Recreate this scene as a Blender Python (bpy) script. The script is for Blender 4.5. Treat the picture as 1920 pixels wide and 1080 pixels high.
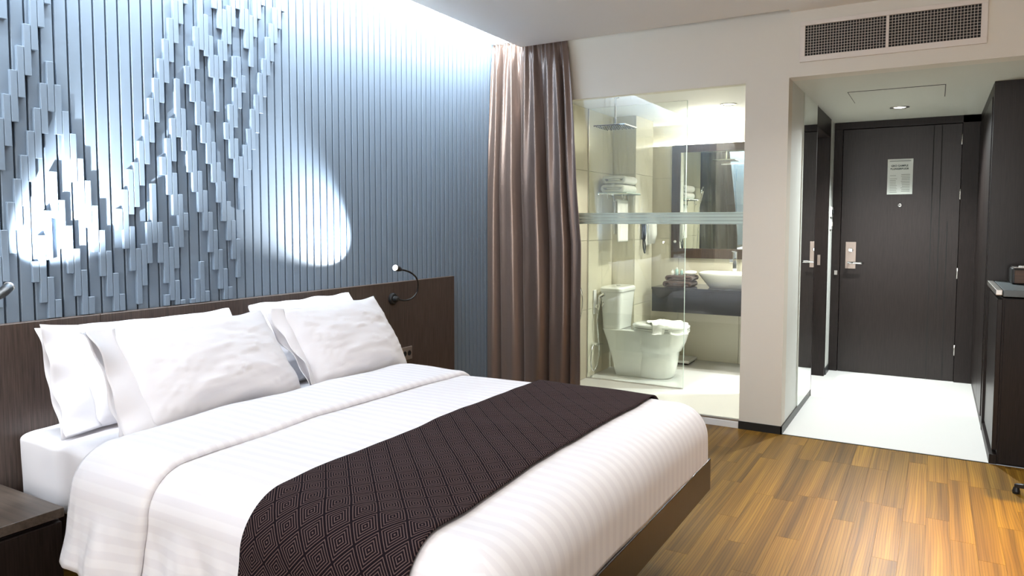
import bpy, math, random
from mathutils import Vector, Matrix, noise
random.seed(7)
for _o in list(bpy.data.objects): bpy.data.objects.remove(_o, do_unlink=True)
SC = bpy.context.scene
C = SC.collection
R = math.radians

# ---------------------------------------------------------------- camera
cam_data = bpy.data.cameras.new('camera')
cam = bpy.data.objects.new('camera', cam_data); C.objects.link(cam)
YAW, PIT, ROLL, FPX, CY = R(30.308), R(3.463), R(0.069), 1356.3, 500.7
F0 = Vector((math.cos(YAW), math.sin(YAW), 0)); R0 = Vector((math.sin(YAW), -math.cos(YAW), 0)); U0 = Vector((0, 0, 1))
Fw = F0*math.cos(PIT) - U0*math.sin(PIT); Up = F0*math.sin(PIT) + U0*math.cos(PIT)
R2 = R0*math.cos(ROLL) + Up*math.sin(ROLL); U2 = Up*math.cos(ROLL) - R0*math.sin(ROLL)
m = Matrix.Identity(4)
for i in range(3):
    m[i][0] = R2[i]; m[i][1] = U2[i]; m[i][2] = -Fw[i]
m.translation = Vector((0, 0, 1.35))
cam.matrix_world = m
cam_data.sensor_fit = 'HORIZONTAL'; cam_data.sensor_width = 36
cam_data.lens = FPX/1920*36
cam_data.shift_y = (CY-540)/1920
cam_data.clip_start = 0.02; cam_data.clip_end = 60
SC.camera = cam

# ---------------------------------------------------------------- world, exposure, room lights
W = bpy.data.worlds.new('world'); SC.world = W; W.use_nodes = True
W.node_tree.nodes['Background'].inputs[0].default_value = (0.9, 0.95, 1.0, 1)
W.node_tree.nodes['Background'].inputs[1].default_value = 0.15
SC.view_settings.view_transform = 'Standard'
try: SC.view_settings.look = 'None'
except Exception: pass
SC.view_settings.exposure = 1.0
SC.view_settings.gamma = 1.0
SC.view_settings.use_curve_mapping = False

def look(o, to):
    d = Vector(to) - o.location
    o.rotation_euler = d.to_track_quat('-Z', 'Y').to_euler()

def area(name, loc, to, sx, sy, power, col, spread=180):
    l = bpy.data.lights.new(name, 'AREA'); l.shape = 'RECTANGLE'; l.size = sx; l.size_y = sy
    l.energy = power; l.color = col; l.spread = R(spread)
    o = bpy.data.objects.new(name, l); C.objects.link(o); o.location = loc; look(o, to); return o

def spot(name, loc, to, power, col, ang, blend=.5, rad=.03):
    l = bpy.data.lights.new(name, 'SPOT'); l.spot_size = R(ang); l.spot_blend = blend
    l.energy = power; l.color = col; l.shadow_soft_size = rad
    o = bpy.data.objects.new(name, l); C.objects.link(o); o.location = loc; look(o, to); return o

COOL = (0.88, 0.945, 1.0); WARM = (1.0, 0.80, 0.56); NEUT = (1.0, 0.965, 0.92)
# LED strip in the ceiling cove above the panelled wall (runs along the wall)
area('cove_strip_light', (1.6, 2.716, 2.945), (1.6, 2.97, 2.80), 6.2, 0.022, 150, COOL)
# added soft fill behind the viewer, tilted up to lift ceiling and header wall
area('rear_fill_light', (-1.45, 0.6, 1.5), (4, 0.9, 2.4), 2.6, 1.9, 40, (1.0, 0.97, 0.95))
# recessed ceiling downlights of the bedroom (outside the frame)
for (x, y, p, c) in ((1.2, 1.7, 13, NEUT), (2.4, 1.4, 16, NEUT), (1.0, 0.4, 18, NEUT), (2.7, 0.0, 30, NEUT), (3.7, 0.3, 44, NEUT)):
    spot('ceiling_spot_light', (x, y, 2.64), (x, y, 0), p, c, 130, .8, .06)
# warm lamp over the desk side
spot('desk_warm_light', (2.9, -1.4, 2.2), (3.35, -0.66, 0), 400, (1.0, 0.72, 0.20), 58, .9, .08)
# hall and bathroom downlights
spot('hall_spot_light', (6.45, 0.27, 2.22), (5.9, 0.27, 0), 130, (0.94, 1.0, 0.98), 140, .7, .04)
spot('bath_spot_light', (6.09, 1.50, 2.30), (6.05, 1.55, 0), 58, (1.0, 0.97, 0.88), 118, .7, .05)
spot('bath_spot_light', (5.25, 1.75, 2.30), (5.25, 1.75, 0), 46, (1.0, 0.97, 0.88), 140, .7, .05)
area('bath_ledge_light', (7.09, 1.75, 2.15), (7.09, 1.75, 3), 1.6, 0.03, 9, (1.0, 0.96, 0.86))

# ---------------------------------------------------------------- materials
def newmat(name):
    mt = bpy.data.materials.new(name); mt.use_nodes = True
    nt = mt.node_tree; b = nt.nodes['Principled BSDF']
    return mt, nt, b
def N(nt, t, **kw):
    n = nt.nodes.new(t)
    for k, v in kw.items(): setattr(n, k, v)
    return n
def srgb(r, g, b):
    f = lambda c: (c/255/12.92) if c/255 <= .04045 else ((c/255+.055)/1.055)**2.4
    return (f(r), f(g), f(b), 1)
def plain(name, col, rough=.5, metal=0, bump=0, bscale=200, spec=.5, var=.0, vscale=3, coat=0, sheen=0):
    mt, nt, b = newmat(name)
    b.inputs['Base Color'].default_value = col; b.inputs['Roughness'].default_value = rough
    b.inputs['Metallic'].default_value = metal; b.inputs['Specular IOR Level'].default_value = spec
    b.inputs['Coat Weight'].default_value = coat; b.inputs['Sheen Weight'].default_value = sheen
    tc = N(nt, 'ShaderNodeTexCoord')
    if var > 0:
        n = N(nt, 'ShaderNodeTexNoise'); n.inputs['Scale'].default_value = vscale; n.inputs['Detail'].default_value = 4
        nt.links.new(tc.outputs['Object'], n.inputs['Vector'])
        mx = N(nt, 'ShaderNodeMix', data_type='RGBA'); mx.inputs[6].default_value = tuple(c*(1-var) for c in col[:3])+(1,)
        mx.inputs[7].default_value = tuple(min(1, c*(1+var)) for c in col[:3])+(1,)
        nt.links.new(n.outputs['Fac'], mx.inputs[0]); nt.links.new(mx.outputs[2], b.inputs['Base Color'])
    if bump > 0:
        n = N(nt, 'ShaderNodeTexNoise'); n.inputs['Scale'].default_value = bscale
        nt.links.new(tc.outputs['Object'], n.inputs['Vector'])
        bp = N(nt, 'ShaderNodeBump'); bp.inputs['Strength'].default_value = bump; bp.inputs['Distance'].default_value = .002
        nt.links.new(n.outputs['Fac'], bp.inputs['Height']); nt.links.new(bp.outputs[0], b.inputs['Normal'])
    return mt
def wood(name, dark, light, scale, rough=.4, spec=.5, rand=0.0, axis=2, bump=.08):
    """grain stretched along one axis"""
    mt, nt, b = newmat(name)
    tc = N(nt, 'ShaderNodeTexCoord'); mp = N(nt, 'ShaderNodeMapping')
    s = [scale]*3; s[axis] = scale*.03
    mp.inputs['Scale'].default_value = s
    nt.links.new(tc.outputs['Object'], mp.inputs['Vector'])
    n = N(nt, 'ShaderNodeTexNoise'); n.inputs['Scale'].default_value = 1; n.inputs['Detail'].default_value = 5; n.inputs['Roughness'].default_value = .6
    nt.links.new(mp.outputs[0], n.inputs['Vector'])
    r = N(nt, 'ShaderNodeValToRGB'); r.color_ramp.elements[0].position = .35; r.color_ramp.elements[1].position = .65
    r.color_ramp.elements[0].color = dark; r.color_ramp.elements[1].color = light
    nt.links.new(n.outputs['Fac'], r.inputs[0]); nt.links.new(r.outputs[0], b.inputs['Base Color'])
    b.inputs['Roughness'].default_value = rough; b.inputs['Specular IOR Level'].default_value = spec
    bp = N(nt, 'ShaderNodeBump'); bp.inputs['Strength'].default_value = bump; bp.inputs['Distance'].default_value = .001
    nt.links.new(n.outputs['Fac'], bp.inputs['Height']); nt.links.new(bp.outputs[0], b.inputs['Normal'])
    return mt
def glassmat(name, tint=(1, 1, 1, 1), ior=1.5, amount=1.0):
    mt = bpy.data.materials.new(name); mt.use_nodes = True; nt = mt.node_tree; nt.nodes.clear()
    out = N(nt, 'ShaderNodeOutputMaterial'); mx = N(nt, 'ShaderNodeMixShader')
    tr = N(nt, 'ShaderNodeBsdfTransparent'); tr.inputs[0].default_value = tint
    gl = N(nt, 'ShaderNodeBsdfGlossy'); gl.inputs['Roughness'].default_value = 0.0; gl.inputs['Color'].default_value = (1, 1, 1, 1)
    fr = N(nt, 'ShaderNodeFresnel'); fr.inputs[0].default_value = ior
    mu = N(nt, 'ShaderNodeMath', operation='MULTIPLY'); mu.inputs[1].default_value = amount
    nt.links.new(fr.outputs[0], mu.inputs[0]); nt.links.new(mu.outputs[0], mx.inputs[0])
    nt.links.new(tr.outputs[0], mx.inputs[1]); nt.links.new(gl.outputs[0], mx.inputs[2]); nt.links.new(mx.outputs[0], out.inputs[0])
    return mt
def emis(name, col, s):
    mt, nt, b = newmat(name); b.inputs['Emission Color'].default_value = col; b.inputs['Emission Strength'].default_value = s
    b.inputs['Base Color'].default_value = (.8, .8, .8, 1); return mt

M = {}
M['blue'] = plain('blue_grey_paint', (.178, .232, .297, 1), .42, spec=.35, bump=.05, bscale=90)
M['blue_dark'] = plain('groove_backing', (.05, .075, .11, 1), .6)
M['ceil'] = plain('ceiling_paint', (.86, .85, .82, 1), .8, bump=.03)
M['beige'] = plain('beige_wall_paint', (.71, .67, .585, 1), .7, bump=.03, var=.02)
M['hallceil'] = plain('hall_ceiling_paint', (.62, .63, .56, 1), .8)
M['hallwhite'] = plain('hall_white_paint', (.72, .74, .70, 1), .6)
M['tilefloor'] = plain('white_floor_tile', (.80, .80, .79, 1), .28, spec=.5, var=.015, vscale=2)
M['creamtile'] = plain('cream_wall_tile', (.67, .635, .51, 1), .22, spec=.5, var=.04, vscale=1.5)
M['grout'] = plain('tile_grout', (.56, .52, .40, 1), .8)
M['darkwood'] = wood('dark_brown_veneer', (.007, .0045, .004, 1), (.017, .0115, .0105, 1), 260, .42, spec=.3, axis=2)
M['darkwood2'] = wood('dark_brown_veneer_sheen', (.009, .0065, .006, 1), (.020, .0145, .0135, 1), 260, .30, spec=.35, axis=2)
M['headwood'] = wood('headboard_veneer', (.040, .027, .022, 1), (.095, .066, .053, 1), 200, .42, axis=2)
M['nightwood'] = wood('nightstand_veneer', (.045, .034, .027, 1), (.095, .073, .058, 1), 60, .35, axis=1)
M['blackgap'] = plain('black_gap', (.006, .006, .006, 1), .7)
M['linen'] = plain('white_cotton', (.72, .71, .745, 1), .75, bump=.06, bscale=900, spec=.25, sheen=.15)
M['chrome'] = plain('chrome', (.80, .81, .82, 1), .08, metal=1)
M['steel'] = plain('brushed_steel', (.62, .60, .57, 1), .28, metal=1, bump=.05, bscale=400)
M['bronze'] = plain('satin_bronze_plate', (.42, .35, .31, 1), .35, metal=.8)
M['black'] = plain('black_metal', (.012, .013, .014, 1), .35, spec=.5)
M['ceramic'] = plain('white_ceramic', (.86, .875, .84, 1), .10, spec=.6, coat=.4)
M['towel'] = plain('white_terry', (.88, .88, .84, 1), .95, bump=.6, bscale=500, spec=.1, sheen=.4)
M['browntowel'] = plain('brown_terry', (.075, .048, .038, 1), .95, bump=.6, bscale=500, spec=.1, sheen=.3)
M['counter'] = plain('black_stone', (.022, .024, .027, 1), .12, spec=.5, var=.15, vscale=30)
M['mirror'] = plain('mirror_silver', (.88, .91, .88, 1), .01, metal=1)
M['mirrorframe'] = wood('mirror_frame_veneer', (.035, .022, .015, 1), (.075, .048, .034, 1), 150, .35)
M['plastic'] = plain('white_plastic', (.78, .78, .76, 1), .35)
M['ventwhite'] = plain('vent_white_metal', (.72, .66, .60, 1), .45)
M['grille'] = plain('vent_grille_metal', (.62, .56, .50, 1), .4)
M['paper'] = plain('notice_paper', (.75, .80, .76, 1), .6)
M['ink'] = plain('dark_ink', (.035, .07, .065, 1), .7)
M['inklight'] = plain('faded_ink', (.30, .33, .30, 1), .7)
M['glass'] = glassmat('clear_glass', (.965, .985, .965, 1), 1.5)
M['glassedge'] = plain('glass_edge', (.62, .74, .68, 1), .2)
M['frontglass'] = glassmat('window_glass', (.975, .985, .97, 1), 1.55)
M['bottle'] = plain('teal_bottle', (.30, .45, .42, 1), .15)
M['amber'] = wood('clock_wood', (.045, .018, .008, 1), (.10, .045, .018, 1), 60, .25, axis=1)
M['bulb'] = emis('lamp_glow', (1, .97, .9, 1), 8)
M['bulbcool'] = emis('reading_led', (1, 1, 1, 1), 30)
M['led'] = emis('led_strip', (1, .96, .86, 1), 6)

# frosted band on the glass
mt = bpy.data.materials.new('frosted_band'); mt.use_nodes = True; nt = mt.node_tree; nt.nodes.clear()
out = N(nt, 'ShaderNodeOutputMaterial'); mx = N(nt, 'ShaderNodeMixShader'); tr = N(nt, 'ShaderNodeBsdfTransparent')
df = N(nt, 'ShaderNodeBsdfDiffuse'); df.inputs[0].default_value = (.62, .74, .68, 1)
tc = N(nt, 'ShaderNodeTexCoord'); wv = N(nt, 'ShaderNodeTexWave', bands_direction='Z'); wv.inputs['Scale'].default_value = 14
nt.links.new(tc.outputs['Object'], wv.inputs['Vector'])
mr = N(nt, 'ShaderNodeMapRange'); mr.inputs[3].default_value = .55; mr.inputs[4].default_value = .85
nt.links.new(wv.outputs['Fac'], mr.inputs[0]); nt.links.new(mr.outputs[0], mx.inputs[0])
nt.links.new(tr.outputs[0], mx.inputs[1]); nt.links.new(df.outputs[0], mx.inputs[2]); nt.links.new(mx.outputs[0], out.inputs[0])
M['frost'] = mt

# oak-like floor strips: colour per piece, striated grain along x
mt, nt, b = newmat('warm_wood_strip'); M['floorwood'] = mt
tc = N(nt, 'ShaderNodeTexCoord'); oi = N(nt, 'ShaderNodeObjectInfo'); ge = N(nt, 'ShaderNodeNewGeometry')
ad = N(nt, 'ShaderNodeMath', operation='ADD'); fr = N(nt, 'ShaderNodeMath', operation='FRACT')
nt.links.new(oi.outputs['Random'], ad.inputs[0]); nt.links.new(ge.outputs['Random Per Island'], ad.inputs[1]); nt.links.new(ad.outputs[0], fr.inputs[0])
off = N(nt, 'ShaderNodeCombineXYZ'); mu = N(nt, 'ShaderNodeMath', operation='MULTIPLY'); mu.inputs[1].default_value = 37.0
nt.links.new(fr.outputs[0], mu.inputs[0]); nt.links.new(mu.outputs[0], off.inputs[0]); nt.links.new(mu.outputs[0], off.inputs[1]); nt.links.new(mu.outputs[0], off.inputs[2])
va = N(nt, 'ShaderNodeVectorMath', operation='ADD'); nt.links.new(tc.outputs['Object'], va.inputs[0]); nt.links.new(off.outputs[0], va.inputs[1])
mp = N(nt, 'ShaderNodeMapping'); mp.inputs['Scale'].default_value = (.7, 30, 1); nt.links.new(va.outputs[0], mp.inputs['Vector'])
n1 = N(nt, 'ShaderNodeTexNoise'); n1.inputs['Scale'].default_value = 1; n1.inputs['Detail'].default_value = 3; n1.inputs['Distortion'].default_value = .3
nt.links.new(mp.outputs[0], n1.inputs['Vector'])
mp2 = N(nt, 'ShaderNodeMapping'); mp2.inputs['Scale'].default_value = (.8, 7, 1); nt.links.new(va.outputs[0], mp2.inputs['Vector'])
n2 = N(nt, 'ShaderNodeTexNoise'); n2.inputs['Scale'].default_value = 1; n2.inputs['Detail'].default_value = 2
nt.links.new(mp2.outputs[0], n2.inputs['Vector'])
ws = N(nt, 'ShaderNodeMath', operation='MULTIPLY_ADD'); ws.inputs[1].default_value = 6; nt.links.new(n2.outputs['Fac'], ws.inputs[0])
sep = N(nt, 'ShaderNodeSeparateXYZ'); nt.links.new(va.outputs[0], sep.inputs[0])
my = N(nt, 'ShaderNodeMath', operation='MULTIPLY'); my.inputs[1].default_value = 95; nt.links.new(sep.outputs[1], my.inputs[0]); nt.links.new(my.outputs[0], ws.inputs[2])
sn = N(nt, 'ShaderNodeMath', operation='SINE'); m6 = N(nt, 'ShaderNodeMath', operation='MULTIPLY'); m6.inputs[1].default_value = 6.2
nt.links.new(ws.outputs[0], m6.inputs[0]); nt.links.new(m6.outputs[0], sn.inputs[0])
rp = N(nt, 'ShaderNodeValToRGB'); e = rp.color_ramp.elements
e[0].position = .25; e[0].color = srgb(96, 67, 21); e[1].position = .8; e[1].color = srgb(166, 127, 47)
e2 = e.new(.5); e2.color = srgb(133, 96, 32)
nt.links.new(n1.outputs['Fac'], rp.inputs[0])
ml = N(nt, 'ShaderNodeMapRange'); ml.inputs[1].default_value = .55; ml.inputs[2].default_value = 1; ml.inputs[3].default_value = 1; ml.inputs[4].default_value = .62
nt.links.new(sn.outputs[0], ml.inputs[0])
mt2 = N(nt, 'ShaderNodeMapRange'); mt2.inputs[3].default_value = .68; mt2.inputs[4].default_value = 1.12; nt.links.new(fr.outputs[0], mt2.inputs[0])
mm = N(nt, 'ShaderNodeMath', operation='MULTIPLY'); nt.links.new(ml.outputs[0], mm.inputs[0]); nt.links.new(mt2.outputs[0], mm.inputs[1])
vs = N(nt, 'ShaderNodeVectorMath', operation='SCALE'); nt.links.new(rp.outputs[0], vs.inputs[0]); nt.links.new(mm.outputs[0], vs.inputs['Scale'])
nt.links.new(vs.outputs[0], b.inputs['Base Color']); b.inputs['Roughness'].default_value = .42; b.inputs['Specular IOR Level'].default_value = .28

# satin striped duvet cotton (stripes follow the cloth's own coordinates)
mt, nt, b = newmat('satin_stripe_cotton'); M['satin'] = mt
uv = N(nt, 'ShaderNodeUVMap'); uv.uv_map = 'cloth'; sep = N(nt, 'ShaderNodeSeparateXYZ'); nt.links.new(uv.outputs[0], sep.inputs[0])
m1 = N(nt, 'ShaderNodeMath', operation='MULTIPLY'); m1.inputs[1].default_value = 2*math.pi/.046; nt.links.new(sep.outputs[0], m1.inputs[0])
sn = N(nt, 'ShaderNodeMath', operation='SINE'); nt.links.new(m1.outputs[0], sn.inputs[0])
mr = N(nt, 'ShaderNodeMapRange'); mr.inputs[1].default_value = -.25; mr.inputs[2].default_value = .25; nt.links.new(sn.outputs[0], mr.inputs[0])
mx = N(nt, 'ShaderNodeMix', data_type='RGBA'); mx.inputs[6].default_value = (.70, .685, .72, 1); mx.inputs[7].default_value = (.745, .735, .765, 1)
nt.links.new(mr.outputs[0], mx.inputs[0]); nt.links.new(mx.outputs[2], b.inputs['Base Color'])
mr2 = N(nt, 'ShaderNodeMapRange'); mr2.inputs[3].default_value = .75; mr2.inputs[4].default_value = .5; nt.links.new(mr.outputs[0], mr2.inputs[0])
nt.links.new(mr2.outputs[0], b.inputs['Roughness']); b.inputs['Specular IOR Level'].default_value = .3; b.inputs['Sheen Weight'].default_value = .1

# bed runner: rings of squares woven in a brown thread
mt, nt, b = newmat('runner_weave'); M['runner'] = mt
uv = N(nt, 'ShaderNodeUVMap'); uv.uv_map = 'cloth'
sp = N(nt, 'ShaderNodeSeparateXYZ'); nt.links.new(uv.outputs[0], sp.inputs[0])
CELL = .061*math.sqrt(2)/math.sqrt(2)
def mth(op, a, bb=None, c=None):
    n = N(nt, 'ShaderNodeMath', operation=op)
    for i, v in enumerate((a, bb, c)):
        if v is None: continue
        if isinstance(v, (int, float)): n.inputs[i].default_value = v
        else: nt.links.new(v, n.inputs[i])
    return n.outputs[0]
pa = mth('ADD', sp.outputs[0], sp.outputs[1]); pb = mth('SUBTRACT', sp.outputs[0], sp.outputs[1])
xx = mth('ADD', mth('DIVIDE', pa, CELL*math.sqrt(2)), 50); yy = mth('ADD', mth('DIVIDE', pb, CELL*math.sqrt(2)), 50)
fx = mth('ABSOLUTE', mth('SUBTRACT', mth('FRACT', xx), .5)); fy = mth('ABSOLUTE', mth('SUBTRACT', mth('FRACT', yy), .5))
dd = mth('MAXIMUM', fx, fy)
line = mth('FRACT', mth('MULTIPLY', dd, 9.6))
ln = mth('LESS_THAN', line, .34)
th = N(nt, 'ShaderNodeTexNoise'); th.inputs['Scale'].default_value = 700; nt.links.new(uv.outputs[0], th.inputs['Vector'])
lf = mth('MULTIPLY', ln, mth('ADD', mth('MULTIPLY', th.outputs['Fac'], .8), .25))
mx = N(nt, 'ShaderNodeMix', data_type='RGBA'); mx.inputs[6].default_value = (.009, .006, .008, 1); mx.inputs[7].default_value = (.15, .10, .095, 1)
nt.links.new(lf, mx.inputs[0]); nt.links.new(mx.outputs[2], b.inputs['Base Color'])
b.inputs['Roughness'].default_value = .9; b.inputs['Specular IOR Level'].default_value = .05
bp = N(nt, 'ShaderNodeBump'); bp.inputs['Strength'].default_value = .4; bp.inputs['Distance'].default_value = .001
nt.links.new(ln, bp.inputs['Height']); nt.links.new(bp.outputs[0], b.inputs['Normal'])

# satin curtain
mt, nt, b = newmat('taupe_satin'); M['curtain'] = mt
b.inputs['Base Color'].default_value = (.21, .152, .125, 1); b.inputs['Roughness'].default_value = .30
b.inputs['Metallic'].default_value = .6; b.inputs['Sheen Weight'].default_value = .1; b.inputs['Specular IOR Level'].default_value = .6
tc = N(nt, 'ShaderNodeTexCoord'); n = N(nt, 'ShaderNodeTexNoise'); n.inputs['Scale'].default_value = 700; nt.links.new(tc.outputs['Object'], n.inputs['Vector'])
bp = N(nt, 'ShaderNodeBump'); bp.inputs['Strength'].default_value = .08; bp.inputs['Distance'].default_value = .001
nt.links.new(n.outputs['Fac'], bp.inputs['Height']); nt.links.new(bp.outputs[0], b.inputs['Normal'])

# ---------------------------------------------------------------- geometry helpers
ORG = {}
def origin(o): return ORG.get(o.name, Vector((0, 0, 0)))
def tag(o, label=None, cat=None, group=None, kind=None):
    if label: o['label'] = label
    if cat: o['category'] = cat
    if group: o['group'] = group
    if kind: o['kind'] = kind
    return o
def thing(name, loc, label, cat, group=None):
    o = bpy.data.objects.new(name, None); C.objects.link(o); o.location = loc; ORG[o.name] = Vector(loc)
    o.empty_display_size = .1
    return tag(o, label, cat, group)

class G:
    def __init__(s): s.v = []; s.f = []; s.uv = None
    def add(s, v, f):
        k = len(s.v); s.v += [Vector(p) for p in v]; s.f += [tuple(i+k for i in q) for q in f]; return s
    def box(s, x0, x1, y0, y1, z0, z1):
        return s.add([(x0,y0,z0),(x1,y0,z0),(x1,y1,z0),(x0,y1,z0),(x0,y0,z1),(x1,y0,z1),(x1,y1,z1),(x0,y1,z1)],
                     [(3,2,1,0),(4,5,6,7),(0,1,5,4),(1,2,6,5),(2,3,7,6),(3,0,4,7)])
    def loft(s, rings, cap0=True, cap1=True, closed=True):
        n = len(rings[0]); v = [p for r in rings for p in r]; f = []
        for i in range(len(rings)-1):
            for j in range(n if closed else n-1):
                a = i*n+j; b_ = i*n+(j+1) % n
                f.append((a, b_, b_+n, a+n))
        if cap0: f.append(tuple(range(n-1, -1, -1)))
        if cap1: f.append(tuple((len(rings)-1)*n+j for j in range(n)))
        return s.add(v, f)
    def lathe(s, c, prof, n=32, axis=(0,0,1), cap0=True, cap1=True):
        ax = Vector(axis).normalized(); t = Vector((1,0,0)) if abs(ax.x) < .9 else Vector((0,1,0))
        a = ax.cross(t).normalized(); bb = ax.cross(a)
        c = Vector(c)
        return s.loft([[c+ax*h+(a*math.cos(2*math.pi*k/n)+bb*math.sin(2*math.pi*k/n))*r for k in range(n)] for r, h in prof], cap0, cap1)
    def cyl(s, p0, p1, r0, r1=None, n=20):
        p0 = Vector(p0); p1 = Vector(p1); r1 = r0 if r1 is None else r1
        return s.lathe(p0, [(r0, 0), (r1, (p1-p0).length)], n, p1-p0)
    def tube(s, pts, r, n=10, sub=6):
        P = [Vector(p) for p in pts]
        if sub > 1 and len(P) > 2:
            Q = []
            for i in range(len(P)-1):
                a = P[max(i-1, 0)]; b_ = P[i]; c_ = P[i+1]; d = P[min(i+2, len(P)-1)]
                for k in range(sub):
                    t = k/sub
                    Q.append(.5*((2*b_)+(-a+c_)*t+(2*a-5*b_+4*c_-d)*t*t+(-a+3*b_-3*c_+d)*t**3))
            Q.append(P[-1]); P = Q
        rings = []; nrm = None
        for i, p in enumerate(P):
            d = (P[min(i+1, len(P)-1)]-P[max(i-1, 0)]).normalized()
            if nrm is None:
                t = Vector((0,0,1)) if abs(d.z) < .9 else Vector((1,0,0)); nrm = d.cross(t).normalized()
            nrm = (nrm-d*nrm.dot(d)).normalized(); bb = d.cross(nrm)
            rr = r[i*len(r)//len(P)] if isinstance(r, (list, tuple)) else r
            rings.append([p+(nrm*math.cos(2*math.pi*k/n)+bb*math.sin(2*math.pi*k/n))*rr for k in range(n)])
        return s.loft(rings)
    def obj(s, name, mat, parent=None, smooth=False, bevel=0, sub=0, kind=None, label=None, loc=None, uvs=None, seg=2, solid=0):
        o0 = Vector(loc) if loc is not None else (origin(parent) if parent is not None else Vector((0,0,0)))
        me = bpy.data.meshes.new(name); me.from_pydata([tuple(p-o0) for p in s.v], [], s.f); me.update()
        me.materials.append(M[mat] if isinstance(mat, str) else mat)
        if uvs:
            l = me.uv_layers.new(name='cloth')
            for lp in me.loops: l.data[lp.index].uv = uvs[lp.vertex_index]
        if smooth:
            me.polygons.foreach_set('use_smooth', [True]*len(me.polygons))
        o = bpy.data.objects.new(name, me); C.objects.link(o)
        if parent is not None:
            o.parent = parent; o.location = o0-origin(parent)
        else: o.location = o0
        ORG[o.name] = o0
        if solid:
            md = o.modifiers.new('thickness', 'SOLIDIFY'); md.thickness = solid; md.offset = -1
        if bevel:
            md = o.modifiers.new('bevel', 'BEVEL'); md.width = bevel; md.segments = seg; md.limit_method = 'ANGLE'; md.angle_limit = R(40)
            md.harden_normals = False
        if sub:
            md = o.modifiers.new('sub', 'SUBSURF'); md.levels = sub; md.render_levels = sub
        if kind: o['kind'] = kind
        if label: o['label'] = label
        return o
def struct(name, g, mat, parent=None, **kw):
    o = g.obj(name, mat, parent, **kw)
    if parent is None: o['kind'] = 'structure'
    return o
def copy(o, loc, parent=None, name=None):
    c = o.copy(); C.objects.link(c); c.parent = parent; c.location = loc
    return c
def text(name, body, size, loc, rot, mat, parent, ext=.0004):
    cu = bpy.data.curves.new(name, 'FONT'); cu.body = body; cu.size = size; cu.align_x = 'CENTER'; cu.extrude = ext; cu.offset = .0007
    t = bpy.data.objects.new('tmp_text', cu); C.objects.link(t)
    dg = bpy.context.evaluated_depsgraph_get(); me = bpy.data.meshes.new_from_object(t.evaluated_get(dg))
    bpy.data.objects.remove(t, do_unlink=True)
    me.materials.clear(); me.materials.append(M[mat])
    o = bpy.data.objects.new(name, me); C.objects.link(o); o.parent = parent
    o.location = Vector(loc)-origin(parent); o.rotation_euler = rot
    return o
# ================================================================ THE SETTING
XF = 4.815          # plane of the wall between bedroom and bathroom / hall
ZC = 2.656          # bedroom ceiling
ZH = 2.257          # hall ceiling / lintel
WY = 2.97           # face of the slats on the panelled wall

# --- bedroom floor with separate wooden strips
fl = struct('floor', G().box(-1.7, XF, -2.7, 3.05, -.06, -.011), 'blackgap')
PW = .093
rows = [(k, -2.7+k*PW) for k in range(int(5.75/PW))]
stuff = G(); meshes = {}
LEN = (.55, .70, .85, .62, .95)
for k, y in rows:
    x = -1.7 - random.random()*.5
    vis = -1.75 < y < 1.05
    while x < XF-.001:
        L = random.choice(LEN); x1 = min(x+L, XF); x0 = max(x, -1.7)
        if x1-x0 < .02: x += L; continue
        if vis and x1 > .85+max(0, .9*y) and x1 > .95:
            key = round(x1-x0, 3)
            if key not in meshes:
                o = G().box(0, key-.0008, 0, PW-.0008, -.011, 0).obj('plank', 'floorwood', fl, loc=(0,0,0), bevel=0)
                meshes[key] = o.data; o.location = (x0, y, 0)
            else:
                o = bpy.data.objects.new('plank', meshes[key]); C.objects.link(o); o.parent = fl; o.location = (x0, y, 0)
        else:
            stuff.box(x0, x1-.0008, y, y+PW-.0008, -.011, 0)
        x += L
stuff.obj('outer_planks', 'floorwood', fl, kind='stuff')
struct('floor_hall', G().box(XF+.012, 7.3, -.30, .92, -.06, 0), 'tilefloor')
struct('floor_bathroom', G().box(XF+.05, 7.2, .92, 2.75, -.06, 0.0), 'tilefloor')
struct('trim_1', G().box(XF, XF+.012, -.30, .82, -.05, .002), 'black')
struct('trim_2', G().box(XF, XF+.05, 1.08, 2.98, -.05, .042), 'tilefloor', bevel=.002)

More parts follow.
